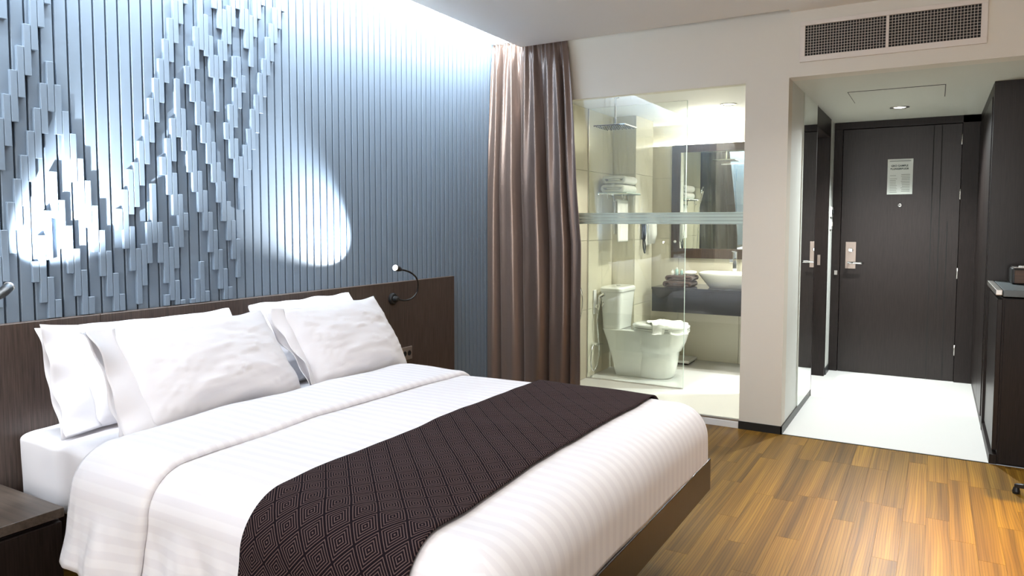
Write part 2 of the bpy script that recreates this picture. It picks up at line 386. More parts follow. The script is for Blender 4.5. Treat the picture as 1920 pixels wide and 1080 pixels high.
# --- panelled wall: backing, slats, small raised blocks
wb = struct('wall_back', G().box(-1.7, 4.95, WY+.014, 3.12, -.06, 2.98), 'blue_dark')
PITCH = .0517; OFF = .012; GAP = .0080
prof = [(0, .014), (0, .0015), (.0015, 0), (PITCH-GAP-.0015, 0), (PITCH-GAP, .0015), (PITCH-GAP, .014)]
def slat_g(x):
    return G().loft([[Vector((x+a, WY+b_, z)) for a, b_ in prof] for z in (0, 2.97)])
s0 = slat_g(0).obj('slat', 'blue', wb, loc=(0,0,0))
first = True
for k in range(8, 93):
    o = s0 if first else copy(s0, (0,0,0), wb)
    o.parent = wb; o.location = (OFF+k*PITCH+GAP/2, 0, 0); first = False
st = G()
for k in range(-33, 8):
    g = slat_g(OFF+k*PITCH+GAP/2); st.add(g.v, g.f)
st.obj('outer_slats', 'blue', wb, kind='stuff')
BLOCKS={50:[(1228,1038)],51:[(1318,1133),(1732,1541)],52:[(1421,1236),(1823,1631),(2280,2092)],53:[(1510,1323),(1915,1723)],54:[(1601,1412),(2007,1816)],55:[(1207,1123),(1697,1505),(2093,1901)],56:[(1298,1042),(1787,1594),(2194,2000)],57:[(1141,951),(1396,1207),(1883,1691),(2285,2091)],58:[(1047,857),(1551,1368),(1971,1778),(2364,2185)],59:[(1441,1249),(1888,1693)],60:[(1339,1149),(1787,1595)],61:[(1247,1057),(1701,1511)],62:[(1159,969),(1603,1416)],63:[(1052,862),(1519,1330)],64:[(1421,1230)],65:[(1321,1130)],66:[(1231,1044)],67:[(1140,950)],68:[(1050,860),(1405,1319)],69:[(1493,1240)],70:[(1336,1145),(1577,1386)],71:[(1243,1000),(1611,1418)],72:[(1260,1078),(1702,1511)],73:[(1353,1174),(1795,1604)],74:[(1517,1261),(1891,1700)],75:[(1355,1173),(1982,1790)],76:[(1026,836),(1262,1081),(1645,1561),(2068,1878)],77:[(1242,1002),(1728,1475),(2163,1969)],78:[(1094,904),(1333,1145),(1572,1384),(1818,1626),(2254,2065)],79:[(1002,812),(1483,1239),(1996,1735),(2345,2153)],80:[(1398,1316),(1867,1676),(2434,2243)],81:[(1002,812),(1773,1581),(2064,1980),(2526,2338)],82:[(1093,903),(1681,1492),(2155,1904)],83:[(1169,979),(1592,1400),(1996,1801),(2248,2058)],84:[(1026,836),(1502,1312),(1913,1721),(2399,2149)],85:[(1406,1211),(1820,1627),(2310,2125)],86:[(1317,1127),(1731,1541),(2221,2033)],87:[(1226,1033),(1641,1447),(2135,1879),(2529,2356)],88:[(1129,939),(1550,1358),(2215,2035),(2446,2269)],89:[(1039,849),(1459,1265),(1835,1751),(2365,2124)],90:[(1363,1173),(1917,1661),(2389,2208)],91:[(1274,1082),(1764,1570),(2007,1815),(2155,2055),(2476,2295)],92:[(1676,1415),(2161,1909),(2580,2385)],93:[(1731,1534),(2076,1991),(2486,2296)],94:[(1811,1615),(2396,2208)],95:[(1911,1716),(2370,2125)],96:[(1992,1801),(2467,2274)],97:[(2098,1902),(2566,2368)],98:[(2182,1988),(2625,2441)],99:[(2289,2100)],100:[(2367,2174)],101:[(2454,2270)],102:[(2536,2349)],103:[(2637,2444)]}
H = PITCH/2; bmesh_cache = {}
for c_, spans in BLOCKS.items():
    for a, b_ in spans:
        z1, z0 = a/1000, max(b_/1000, .98)
        key = int(round((z1-z0)*100))
        x = OFF+(c_+1)*H
        if key not in bmesh_cache:
            w = H/2-.0011; hh = key/100
            o = G().box(-w, w, WY-.017, WY-.0002, 0, hh).obj('block', 'blue', wb, loc=(0,0,0), bevel=.0012, seg=1)
            bmesh_cache[key] = o
        else:
            o = copy(bmesh_cache[key], (0,0,0), wb)
        o.location = (x, 0, z0)

# --- ceiling with the cove at the panelled wall and the curtain slot
ce = struct('ceiling', G().box(-1.7, 4.745, .815, 2.703, ZC, ZC+.05).box(-1.7, XF+.02, -2.7, .815, ZC, ZC+.05), 'ceil')
struct('ceiling_cove', G().box(-1.7, 4.95, -2.7, 3.12, 2.98, 3.04), 'ceil')
struct('wall_left', G().box(-1.76, -1.7, -2.76, 3.12, -.06, 3.04), 'beige')
struct('wall_front', G().box(-1.76, 4.95, -2.76, -2.7, -.06, 3.04), 'beige')
# --- wall between bedroom and bathroom/hall: header, column
struct('wall_right', G().box(XF, XF+.13, -2.7, 2.983, ZH, 3.0)
       .box(XF, XF+.13, .816, 1.08, 0, ZH).box(XF, XF+.13, -2.7, -1.25, 0, ZH), 'beige')
struct('trim_3', G().box(XF-.004, XF+.002, 1.08, 2.96, ZH-.012, ZH+.001), 'beige')
struct('baseboard_right', G().box(XF-.006, XF+.02, .810, 1.082, 0, .052), 'black')
struct('baseboard_hall', G().box(XF-.006, 6.03, .808, .818, 0, .052), 'black')

# --- hall
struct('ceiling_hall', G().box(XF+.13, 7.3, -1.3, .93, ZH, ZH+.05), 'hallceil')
struct('wall_hall', G().box(XF+.13, 6.03, .816, .93, 0, ZH).box(6.935, 7.30, .817, .93, 0, ZH).box(6.03, 6.87, .83, .93, 2.13, ZH), 'hallwhite')
struct('trim_4', G().box(6.87, 6.935, .8155, .935, 0, ZH).box(6.03, 6.90, .812, .935, 2.10, ZH-.001).box(6.018, 6.035, .806, .94, 0, ZH-.001), 'darkwood', bevel=.001)
struct('baseboard_hall_end', G().box(6.935, 7.2, .808, .818, 0, .06), 'black')
struct('wall_end', G().box(7.24, 7.34, -.34, .94, 0, ZH), 'darkwood')
struct('wall_hall_right', G().box(5.64, 7.3, -.40, -.315, 0, ZH), 'darkwood')
for i, (x0, x1) in enumerate(((5.66, 6.14), (6.15, 6.66), (6.67, 7.14))):
    pass
# --- bathroom shell
BX = 7.05
bw = struct('wall_bath_left', G().box(XF+.05, 7.2, 2.612, 2.70, 0, 2.36), 'grout')
be = struct('wall_bath_end', G().box(BX+.012, 7.2, .92, 2.62, 0, 2.12), 'grout')
struct('wall_bath_upper', G().box(7.125, 7.25, .9, 2.70, 0, 2.36), 'creamtile')
bn = struct('wall_bath_pier', G().box(6.312, 6.748, 2.389, 2.612, 0, 2.33), 'grout')
struct('ceiling_bathroom', G().box(XF+.13, 7.2, .92, 2.70, 2.33, 2.38), 'ceil')
struct('wall_bath_right', G().box(XF+.131, 6.02, .931, .96, 0, 2.33).box(6.87, 7.2, .931, .96, 0, 2.33), 'creamtile')
tc_ = {}
def tiles(par, axis, a0, a1, z0, z1, plane, tw, th, face):
    a = a0
    while a < a1-.01:
        w = min(tw, a1-a)-.0025; z = z0
        while z < z1-.01:
            h = min(th, z1-z)-.0025
            key = (axis, round(w, 3), round(h, 3), face)
            if key not in tc_:
                if axis == 'x': g = G().box(0, w, 0, .012*1, 0, h)
                else: g = G().box(0, .012, 0, w, 0, h)
                o = g.obj('tile', 'creamtile', par, loc=(0,0,0), bevel=.0008, seg=1); tc_[key] = o
            else: o = copy(tc_[key], (0,0,0), par)
            o.parent = par
            o.location = (a+.00125, plane, z+.00125) if axis == 'x' else (plane, a+.00125, z+.00125)
            z += th
        a += tw
tiles(bw, 'x', XF+.05, 6.30, 0, 2.33, 2.60, .60, .60, 0)
tiles(bn, 'x', 6.30, 6.76, 0, 2.33, 2.377, .60, .60, 1)
tiles(bn, 'y', 2.389, 2.60, 0, 2.33, 6.30, .60, .60, 2)
tiles(be, 'y', 1.0, 2.60, 0, 2.12, BX, .60, .60, 3)

# --- big fixed pane between bedroom and bathroom
w1 = struct('window_1', G().box(XF+.014, XF+.022, 1.08, 2.97, .042, ZH), 'frontglass')
G().box(XF+.0115, XF+.0135, 1.08, 2.60, 1.345, 1.425).obj('frosted_band', 'frost', w1)
G().box(XF+.006, XF+.030, 1.08, 2.97, .042, .056).obj('bottom_rail', 'steel', w1, bevel=.001)

# --- entrance door
dr = struct('door_1', G().box(7.195, 7.236, -.168, .035-.0015, .004, 2.19), 'darkwood2')
G().box(7.195, 7.236, .0365, .74, .004, 2.19).obj('door_panel', 'darkwood2', dr)
struct('trim_5', G().box(7.185, 7.245, .745, .814, 0, ZH-.002).box(7.17, 7.245, -.30, -.173, 0, ZH-.002).box(7.17, 7.245, -.30, .812, 2.195, ZH-.002), 'darkwood', bevel=.001)
# routed vertical lines of the door
for y, z0, z1 in ((.035, 1.37, 2.19), (-.025, .62, 2.19), (-.085, 0.01, 1.37)):
    G().box(7.1935, 7.1955, y-.0035, y+.0035, z0, z1).obj('routed_line', 'blackgap', dr)
G().box(7.1935, 7.1955, .0315, .0385, .01, 1.37).obj('routed_line', 'blackgap', dr)
for z in (.27, .93, 1.60, 2.06):
    G().cyl((7.190, -.171, z-.045), (7.190, -.171, z+.045), .007, n=10).obj('hinge', 'steel', dr, smooth=True)
pl = G().box(7.186, 7.196, .612, .698, .945, 1.185).obj('lock_plate', 'bronze', dr, bevel=.002)
G().lathe((7.187, .655, 1.112), [(.020, 0), (.020, .004), (.014, .006), (.014, .012)], 20, (-1,0,0)).obj('key_cylinder', 'chrome', pl, smooth=False)
G().cyl((7.187, .665, 1.0), (7.13, .665, 1.0), .011, n=14).tube([(7.13, .672, 1.0), (7.125, .62, 1.0), (7.13, .55, .998)], .010, 10, 3).obj('handle', 'chrome', pl, smooth=True)
G().lathe((7.196, .275, 1.512), [(.016, 0), (.016, .005), (.009, .007), (.008, .004)], 20, (-1,0,0)).obj('peephole', 'chrome', dr, smooth=True)
G().box(7.165, 7.172, .758, .785, .885, .925).obj('dead_latch', 'steel', dr, bevel=.002)
# printed notice on the door
no = thing('door_notice', (7.1945, .282, 1.606), 'pale printed notice taped on the dark entrance door above the peephole', 'sign')
G().box(7.1925, 7.1943, .184, .380, 1.607, 1.914).obj('sheet', 'paper', no)
RX = (R(90), 0, R(-90))
text('heading', 'GRO GAMPLE', .0215, (7.1922, .287, 1.848), RX, 'ink', no)
text('heading', 'BLUNGERBUOR', .0200, (7.1922, .287, 1.822), RX, 'ink', no)
g = G(); g.box(7.1918, 7.1926, .20, .365, 1.894, 1.898)
g.obj('rule_line', 'ink', no)
g = G(); z = 1.775
for i in range(11):
    g.box(7.1918, 7.1926, .205, .275-random.random()*.012, z, z+.005)
    if i % 2 == 0 or i > 2: g.box(7.1918, 7.1926, .302+random.random()*.012, .36, z-.006, z-.002)
    z -= .0145
g.obj('small_print', 'inklight', no, kind='stuff')

# --- bathroom door frame keeper, switches
G_ = G().box(6.866, 6.872, .868, .892, .985, 1.075)
k_ = G_.obj('strike_plate', 'bronze', None, bevel=.001)
tag(k_, 'bronze strike plate set in the dark bathroom door jamb', 'strike plate')
sw = thing('key_card_switch', (7.1, .816, 1.34), 'white key card switch on the narrow white wall beside the entrance door, upper one', 'switch')
G().box(7.03, 7.12, .804, .8165, 1.41, 1.50).obj('plate', 'plastic', sw, bevel=.003)
G().box(7.05, 7.10, .790, .8045, 1.435, 1.475).obj('card_slot', 'black', sw, bevel=.002)
sw = thing('light_switch', (7.1, .816, 1.3), 'white light switch plate just below the key card switch', 'switch')
G().box(7.03, 7.12, .806, .8165, 1.30, 1.39).obj('plate', 'plastic', sw, bevel=.003)
G().box(7.055, 7.095, .801, .8065, 1.325, 1.365).obj('rocker', 'ventwhite', sw, bevel=.002)

# --- hall mirror on the side of the column wall
hm = thing('hall_mirror', (5.7, .815, .055), 'tall frameless mirror panel on the hall side of the beige column wall', 'mirror')
G().box(5.385, 6.012, .806, .8155, .056, ZH-.002).obj('mirror_glass', 'mirror', hm)

# --- air-conditioning grille
vt = thing('air_vent', (XF, .275, 2.34), 'long white air vent with a black square mesh above the hall opening', 'vent')
g = G()
X0, X1 = XF-.014, XF-.0005
g.box(X0, X1, -.212, .756, 2.342, 2.377).box(X0, X1, -.212, .756, 2.560, 2.586)
g.box(X0, X1, .727, .756, 2.377, 2.560).box(X0, X1, -.212, -.181, 2.377, 2.560).box(X0+.002, X1, .270, .286, 2.377, 2.560)
g.obj('frame', 'ventwhite', vt, bevel=.001)
G().box(XF-.002, XF-.0008, -.181, .727, 2.377, 2.560).obj('dark_backing', 'blackgap', vt)
for (a, b_) in ((.286, .727), (-.181, .270)):
    g = G(); n = 28
    for i in range(1, n):
        y = a+(b_-a)*i/n; g.box(XF-.0105, XF-.0075, y-.0012, y+.0012, 2.377, 2.560)
    for i in range(1, 11):
        z = 2.377+.183*i/11; g.box(XF-.0075, XF-.0045, a, b_, z-.0010, z+.0010)
    g.obj('mesh_grille', 'grille', vt, kind='stuff')
# --- access panel and downlights
ap = thing('access_panel', (5.8, .26, ZH), 'flush square-edged access panel in the hall ceiling', 'panel')
G().box(5.54, 6.06, -.03, .555, ZH-.0022, ZH-.0002).obj('gap', 'blackgap', ap)
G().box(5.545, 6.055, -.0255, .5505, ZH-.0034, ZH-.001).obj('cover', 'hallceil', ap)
def downlight(x, y, z, label, r=.052):
    t = thing('downlight', (x, y, z), label, 'ceiling light', 'recessed downlights')
    G().lathe((x, y, z), [(r+.016, 0), (r+.016, -.004), (r, -.007), (r-.006, -.002), (r-.008, 0.0)], 36, cap0=False, cap1=False).obj('ring', 'steel', t, smooth=True)
    G().lathe((x, y, z), [(r-.008, -.001), (r-.020, -.004), (.001, -.004)], 28).obj('lamp', 'bulb', t, smooth=True)
    return t
downlight(6.45, .27, ZH, 'round recessed downlight in the hall ceiling before the entrance door')
downlight(6.09, 1.50, 2.33, 'round recessed downlight in the bathroom ceiling seen through the glass')

# --- right side: low cabinet, tall back panel
cb = thing('low_cabinet', (5.2, -.75, 0), 'dark brown minibar cabinet standing at the right edge beside the hall', 'cabinet')
G().box(XF+.012, 5.55, -1.24, -.335, .0, .94).obj('body', 'darkwood', cb, bevel=.002)
G().box(XF, XF+.014, -1.24, -.345, .012, .935).obj('front_door', 'darkwood', cb, bevel=.001)
G().box(XF+.03, 5.54, -.337, -.312, .075, .93).obj('side_panel', 'darkwood2', cb, bevel=.003)
G().box(XF+.005, 5.56, -.337, -.300, 0, .055).obj('plinth', 'darkwood', cb, bevel=.002)
G().box(XF-.004, 5.57, -1.24, -.336, .948, .985).obj('top', plain('grey_laminate_top', (.10, .12, .13, 1), .3), cb, bevel=.002)
G().box(XF-.004, 5.57, -.332, -.300, .955, .985).obj('edge_strip', 'steel', cb, bevel=.003, label='grey metal edge strip')
tp = thing('tall_back_panel', (5.62, -.8, 0), 'tall dark vertical panel rising behind the low cabinet', 'panel')
G().box(5.58, 5.64, -1.3, -.298, 0, ZH-.001).obj('panel', 'darkwood2', tp, bevel=.002)
struct('wall_nook', G().box(XF+.13, 5.64, -1.3, -1.25, 0, ZH), 'darkwood')
wd = thing('hall_wardrobe', (6.4, -.31, 0), 'dark flush wardrobe doors along the right side of the hall', 'wardrobe')
for (x0, x1) in ((5.665, 6.17), (6.18, 6.67), (6.68, 7.165)):
    d_ = G().box(x0, x1, -.314, -.292, .075, 2.17).obj('door', 'darkwood2', wd, bevel=.003)
G().box(5.66, 7.165, -.314, -.300, 0, .06).obj('plinth', 'darkwood', wd)
G().box(5.66, 7.165, -.314, -.298, 2.18, ZH-.001).obj('header', 'darkwood', wd)

ck = thing('clock_radio', (5.3, -.46, .985), 'small dark clock radio with wooden front on the low cabinet', 'radio')
G().box(5.28, 5.50, -.66, -.405, .987, 1.085).obj('body', 'black', ck, bevel=.012, seg=3)
G().box(5.272, 5.281, -.655, -.42, .993, 1.072).obj('front_panel', 'amber', ck, bevel=.002)
G().box(5.29, 5.49, -.65, -.415, 1.084, 1.088).obj('top_plate', 'steel', ck, bevel=.001)
G().lathe((5.36, -.47, 1.088), [(.026, 0), (.026, .004), (.018, .006)], 20).obj('button', 'plastic', ck)
G().lathe((5.44, -.47, 1.088), [(.018, 0), (.018, .004), (.012, .006)], 20).obj('button', 'plastic', ck)

# chair: only the tip of its base reaches the picture
ch = thing('desk_chair', (4.17, -.675, 0), 'black swivel desk chair whose foot shows at the right edge on the wood floor', 'chair')
for k in range(5):
    a = R(58+72*k)
    d = Vector((math.cos(a), math.sin(a), 0)); c0 = Vector((4.17, -.675, 0))
    G().loft([[c0+d*r+Vector((-d.y, d.x, 0))*sx*w+Vector((0,0,h+sz*t)) for sx, sz in ((-1,-1),(1,-1),(1,1),(-1,1))] for r, w, h, t in ((.03,.025,.085,.02),(.20,.018,.065,.014),(.34,.012,.04,.01))]).obj('leg', 'black', ch, bevel=.003)
    G().lathe(c0+d*.335, [(.016, 0.0), (.018, .012), (.012, .032)], 14).obj('foot_glide', 'black', ch)
G().cyl((4.17,-.675,.07), (4.17,-.675,.40), .026).obj('column', 'chrome', ch, smooth=True)
G().box(3.95, 4.39, -.915, -.485, .41, .47).obj('seat', 'black', ch, bevel=.03, seg=4)
G().box(4.0, 4.34, -.955, -.905, .52, .92).obj('backrest', 'black', ch, bevel=.02, seg=4)
G().box(4.14, 4.20, -.935, -.895, .42, .56).obj('back_support', 'black', ch, bevel=.005)
# ================================================================ BED AREA
hb = thing('headboard', (2.2, 2.94, 0), 'long dark brown veneer headboard against the blue slatted wall behind the bed', 'headboard')
xs = [-.79, .447, 1.687, 2.927, 4.203]
for a, b_ in zip(xs[:-1], xs[1:]):
    G().box(a+.0012, b_-.0012, 2.930, 2.9685, 0.0, .977).obj('panel', 'headwood', hb, bevel=.001, seg=1)
G().box(-.78, 4.19, 2.936, 2.968, 0, .970).obj('backing', 'blackgap', hb)

so = thing('wall_socket', (3.655, 2.929, .51), 'bronze wall socket on the headboard right of the pillows', 'socket')
G().box(3.60, 3.71, 2.921, 2.9298, .468, .552).obj('plate', 'bronze', so, bevel=.002)
for x in (3.632, 3.678):
    G().lathe((x, 2.9215, .51), [(.017, 0), (.017, .003), (.012, .003), (.012, .001)], 18, (0,-1,0)).obj('outlet', 'blackgap', so)

# ---- bed
bed = thing('bed', (2.05, 1.85, 0), 'king size bed with white striped bedding on a dark floating base', 'bed')
G().box(1.40, 2.80, .732, 2.925, .305, .432).obj('base_frame', 'darkwood2', bed, bevel=.003)
G().box(1.55, 2.50, 1.0, 2.9, 0, .306).obj('plinth', 'blackgap', bed)
g = []
def sring(x0, x1, y0, y1, z, r, n=14, amp=.004):
    P = []
    for (cx, cy, a0) in ((x1-r, y1-r, 0), (x0+r, y1-r, 90), (x0+r, y0+r, 180), (x1-r, y0+r, 270)):
        for k in range(n+1):
            a = R(a0+90*k/n); P.append(Vector((cx+r*math.cos(a), cy+r*math.sin(a), z)))
    Q = []
    for i in range(len(P)):                      # even out the spacing along the straight sides
        p_, q_ = P[i], P[(i+1) % len(P)]; m_ = max(1, int((q_-p_).length/.02))
        if (i % (n+1)) != n: m_ = 1
        else: m_ = 60
        for k in range(m_): Q.append(p_.lerp(q_, k/m_))
    return [q+Vector((noise.noise(Vector((q.x*9, q.y*9, z*4))), noise.noise(Vector((q.x*9, q.y*9, z*4+9))), noise.noise(Vector((q.x*7, q.y*7, 3)))))*amp for q in Q]
for k in range(7):
    a = R(90*k/6); e = .055*(1-math.cos(a)); g.append(sring(1.345+.0, 2.775, .80, 2.918, .330+.22*k/6, .06, amp=.010))
for k in range(1, 8):
    a = R(90*k/7); e = .05*(1-math.cos(a)); g.append(sring(1.345+e, 2.775-e, .80+e, 2.918-e, .550+.03*math.sin(a), .06, amp=.009))
g.append(sring(1.60, 2.5, 1.0, 2.7, .582, .05, amp=.003))
ma = G().loft(g).obj('mattress', 'linen', bed, smooth=True)
ma['label'] = 'mattress in a white fitted sheet'

XL, XR, YF, RR, TOP = 1.315, 2.735, .860, .125, .648
def drape(px, py, off=0.0, seed=0.0, wr=1.0):
    cx = min(max(px, XL), XR); cy = max(py, YF)
    ex, ey = px-cx, py-cy
    d = math.hypot(ex, ey); q = RR*math.pi/2
    nx = ny = 0; 
    if d > 1e-9: nx, ny = ex/d, ey/d
    if d < q: a = d/RR; h = RR*math.sin(a); g = RR*(1-math.cos(a)); nz = math.cos(a); nh = math.sin(a)
    else: h = RR; g = RR+(d-q); nz = 0; nh = 1
    lf = max(0, -ex)                       # how far down the left side
    t = max(0, d-q)
    # folds in the hanging side
    w = 0
    if t > 0 and lf > 0:
        w = (noise.noise(Vector((py*5.5+seed, t*1.2, 3)))*.055+noise.noise(Vector((py*13+seed, t*2, 7)))*.016)*min(1, t/.16)+.10*t+noise.noise(Vector((py*24+t*9+seed, t*5, 1)))*.006*min(1, t/.08)
    w2 = noise.noise(Vector((px*3.1, py*3.1, seed)))*.008+noise.noise(Vector((px*9, py*5, seed+4)))*.003
    dome = .012*math.sin(math.pi*min(1, max(0, (cx-XL)/(XR-XL))))
    o = off+w*wr+w2*wr
    x = cx+nx*h+nx*nh*o; y = cy+ny*h+ny*nh*o; z = TOP+dome-g+nz*o
    if lf > 0 and t > 0: y += .20*t*max(0, min(1, (py-1.5)/.5))
    return Vector((x, y, z))
def cloth(name, x0, x1, y0, y1, off, mat, parent, nx, ny, seed=0, edge=None, corner=.30, solid=.012, wr=1.0, dfun=None):
    V = []; U = []
    for j in range(ny+1):
        py = y0+(y1-y0)*j/ny
        for i in range(nx+1):
            px = x0+(x1-x0)*i/nx
            ax, ay = px, py
            ex = min(0, ax-XL)+max(0, ax-XR); ey = min(0, ay-YF)
            d = math.hypot(ex, ey)
            if ex and ey:                       # pull the corner in so the hem stays level
                mx = max(abs(ex), abs(ey))
                k = mx/d; ax = (XL if ex < 0 else XR)+ex*k; ay = YF+ey*k
            o = off(px, py) if callable(off) else off
            p = drape(ax, ay, o, seed, wr)
            V.append(p); U.append((px, py))
    Fc = []
    for j in range(ny):
        for i in range(nx):
            a = j*(nx+1)+i; Fc.append((a, a+1, a+nx+2, a+nx+1))
    return G().add(V, Fc).obj(name, mat, parent, smooth=True, uvs=U, solid=solid)
LEFT = .385; RIGHT = .300
duvet = cloth('duvet', XL-LEFT, XR+RIGHT, YF-RIGHT, 2.16, 0.0, 'satin', bed, 170, 120, seed=1.3)
duvet['label'] = 'white satin striped duvet'
def fold_off(px, py):
    e = min(1, max(0, (py-1.872)/.035)); f = min(1, max(0, (2.235-py)/.05))
    return .004+.018*math.sqrt(max(0, 1-(1-e)**2))*(.6+.4*f)+.004*noise.noise(Vector((px*4, py*6, 2)))
fold = cloth('turned_down_cover', XL-.40, XR+RIGHT, 1.872, 2.235, fold_off, 'satin', bed, 150, 34, seed=1.3, solid=.012)
fold['label'] = 'white duvet end turned down below the pillows'
rn = cloth('bed_runner', XL-.47, XR+RIGHT+.01, .958, 1.470, .016, 'runner', None, 160, 44, seed=1.3, solid=.006)
tag(rn, 'dark brown bed runner with woven square pattern across the foot of the bed', 'bed runner')

# ---- pillows
def pillow(name, c, w, h, T, lean, yaw, roll, seed, label, flap=.09, flapside=-1):
    nu, nv = 64, 40
    t = thing(name, c, label, 'pillow', 'bed pillows')
    rot = Matrix.Rotation(R(yaw), 3, 'Z') @ Matrix.Rotation(R(roll), 3, 'Y') @ Matrix.Rotation(R(-lean), 3, 'X')
    c = Vector(c)
    def pt(u, v, s):
        x = u*w/2*(1-.05*math.cos(v*math.pi/2)); z = v*h/2*(1-.07*math.cos(u*math.pi/2))
        f = max(0, (1-abs(u)**2.6))**.62*max(0, (1-abs(v)**2.2))**.62
        th = T/2*f*(1-.18*v)
        # creases: pulled from the corners, sagging across the middle
        kk = 1-.05*(abs(u)**4)*(abs(v)**4); x *= kk; z *= kk
        r1 = noise.noise(Vector((u*1.3+seed, v*4.0+1.1*u*u*2, s*3+seed)))
        r2 = noise.noise(Vector((u*3+seed*2, v*9+3*abs(u)*u, s*5)))
        cr = (1-abs(2*abs(noise.noise(Vector((u*1.1+seed*3, v*5.5-1.6*u*u, 2.2*s))))-.0))**6
        amp = (min(1, (1-abs(u))*5+.12))*(min(1, (1-abs(v))*5+.12))
        th += (r1*.007+r2*.0025+cr*.006)*amp
        x += noise.noise(Vector((v*2.5, seed, 1)))*.010*abs(u); z += noise.noise(Vector((u*2.5, seed, 5)))*.012*abs(v)
        return Vector((x, -s*th, z))
    rings = []; V = []
    for s in (1, -1):
        for j in range(nv+1):
            for i in range(nu+1):
                V.append(c+rot @ pt(-1+2*i/nu, -1+2*j/nv, s))
    Fc = []; n = (nu+1)*(nv+1)
    for j in range(nv):
        for i in range(nu):
            a = j*(nu+1)+i; Fc.append((a, a+1, a+nu+2, a+nu+1)); Fc.append((n+a, n+a+nu+1, n+a+nu+2, n+a+1))
    o = G().add(V, Fc).obj('pillow_body', 'linen', t, smooth=True)
    md = o.modifiers.new('weld', 'WELD'); md.merge_threshold = .0008
    if flap:
        for s in (1, -1):
            V = []; nf = 10
            for j in range(nv+1):
                v = -1+2*j/nv
                for i in range(nf+1):
                    e = i/nf
                    p = pt(flapside*1.0, v, s)+Vector((flapside*(flap*e*(1+.12*abs(v)**3)), 0, v*.012*e))
                    p.x += -flapside*.012*(1-e)
                    p.y += -s*(.006+.016*e*math.sin(v*4.4+seed*2)**2)+.030*e*e*math.sin(v*2.6+seed)+.03*e*abs(v)**3*math.sin(seed*5)
                    V.append(c+rot @ p)
            Fc = []
            for j in range(nv):
                for i in range(nf):
                    a = j*(nf+1)+i; Fc.append((a, a+1, a+nf+2, a+nf+1))
            G().add(V, Fc).obj('case_flap', 'linen', t, smooth=True, solid=.0025)
    return t
pillow('pillow', (1.845, 2.715, .775), .72, .42, .17, 24, -2, 0, 1.7, 'white pillow at the back left with its open flap jutting past the front left pillow', flap=.11)
pillow('pillow', (2.645, 2.70, .780), .74, .43, .17, 24, 2, 0, 4.1, 'white pillow at the back right leaning on the headboard', flap=.0)
pillow('pillow', (1.835, 2.425, .800), .70, .44, .17, 38, -1, 0, 2.9, 'white pillow in the front left with smooth creases and a folded flap corner', flap=.085)
pillow('pillow', (2.56, 2.395, .792), .69, .43, .17, 32, 3, 0, 6.3, 'white pillow in the front right below the reading lamp', flap=.045)

# ---- nightstand
ns = thing('nightstand', (.97, 2.67, 0), 'dark wooden floating nightstand at the left side of the bed', 'nightstand')
G().box(.68, 1.262, 2.437, 2.928, .388, .42).obj('top', 'nightwood', ns, bevel=.002)
G().box(.70, 1.25, 2.47, 2.928, .376, .389).obj('shadow_gap', 'blackgap', ns)
G().box(.685, 1.258, 2.46, 2.928, .16, .377).obj('body', 'darkwood', ns, bevel=.002)
G().box(.688, 1.255, 2.440, 2.461, .163, .374).obj('drawer', 'darkwood', ns, bevel=.002)

# ---- reading lamps
def reading_lamp(pts, base, tip, label, target, power):
    t = thing('reading_lamp', base, label, 'reading lamp', 'gooseneck reading lamps')
    b0 = Vector(base)
    G().lathe(b0, [(.036, 0), (.036, .016), (.030, .021), (.018, .022), (.016, .045), (.010, .050)], 28, (0,-1,0)).obj('wall_mount', 'black', t, smooth=False, bevel=.001)
    G().tube(pts, .0055, 10, 8).obj('gooseneck', 'black', t, smooth=True)
    p = Vector(pts[-1]); d = (Vector(tip)-p).normalized(); L = (Vector(tip)-p).length
    h = G().lathe(p, [(.006, -.01), (.009, 0), (.0155, L*.35), (.0175, L*.6), (.0175, L)], 24, d, cap1=True).obj('lamp_head', 'black', t, smooth=True)
    G().lathe(p+d*L, [(.0176, -.004), (.0182, .001), (.0165, .0015)], 24, d, cap0=False, cap1=False).obj('rim', 'steel', h, smooth=True)
    G().lathe(p+d*(L+.0004), [(.0155, 0), (.008, .003), (.001, .004)], 20, d).obj('led_lens', 'bulbcool', h, smooth=True)
    spot('reading_light', p+d*(L+.012), target, power, (.93, .97, 1.0), 60, 1.0, .008)
reading_lamp([(3.521, 2.888, .877), (3.579, 2.880, .863), (3.640, 2.872, .869), (3.681, 2.860, .904), (3.671, 2.84, .96), (3.618, 2.815, 1.009), (3.533, 2.79, 1.045), (3.451, 2.77, 1.064), (3.40, 2.757, 1.072)],
             (3.521, 2.9298, .877), (3.318, 2.735, 1.088), 'black gooseneck reading lamp mounted on the headboard right of the pillows', (2.93, 2.97, 1.36), 150)
reading_lamp([(1.00, 2.888, .872), (.93, 2.880, .862), (.86, 2.87, .90), (.85, 2.86, .97), (.92, 2.845, 1.01), (1.03, 2.80, 1.03), (1.13, 2.745, 1.035), (1.178, 2.73, 1.062), (1.226, 2.745, 1.092)],
             (1.02, 2.9298, .875), (1.293, 2.800, 1.126), 'black reading lamp whose tip shows at the left edge above the headboard', (1.63, 2.97, 1.43), 150)

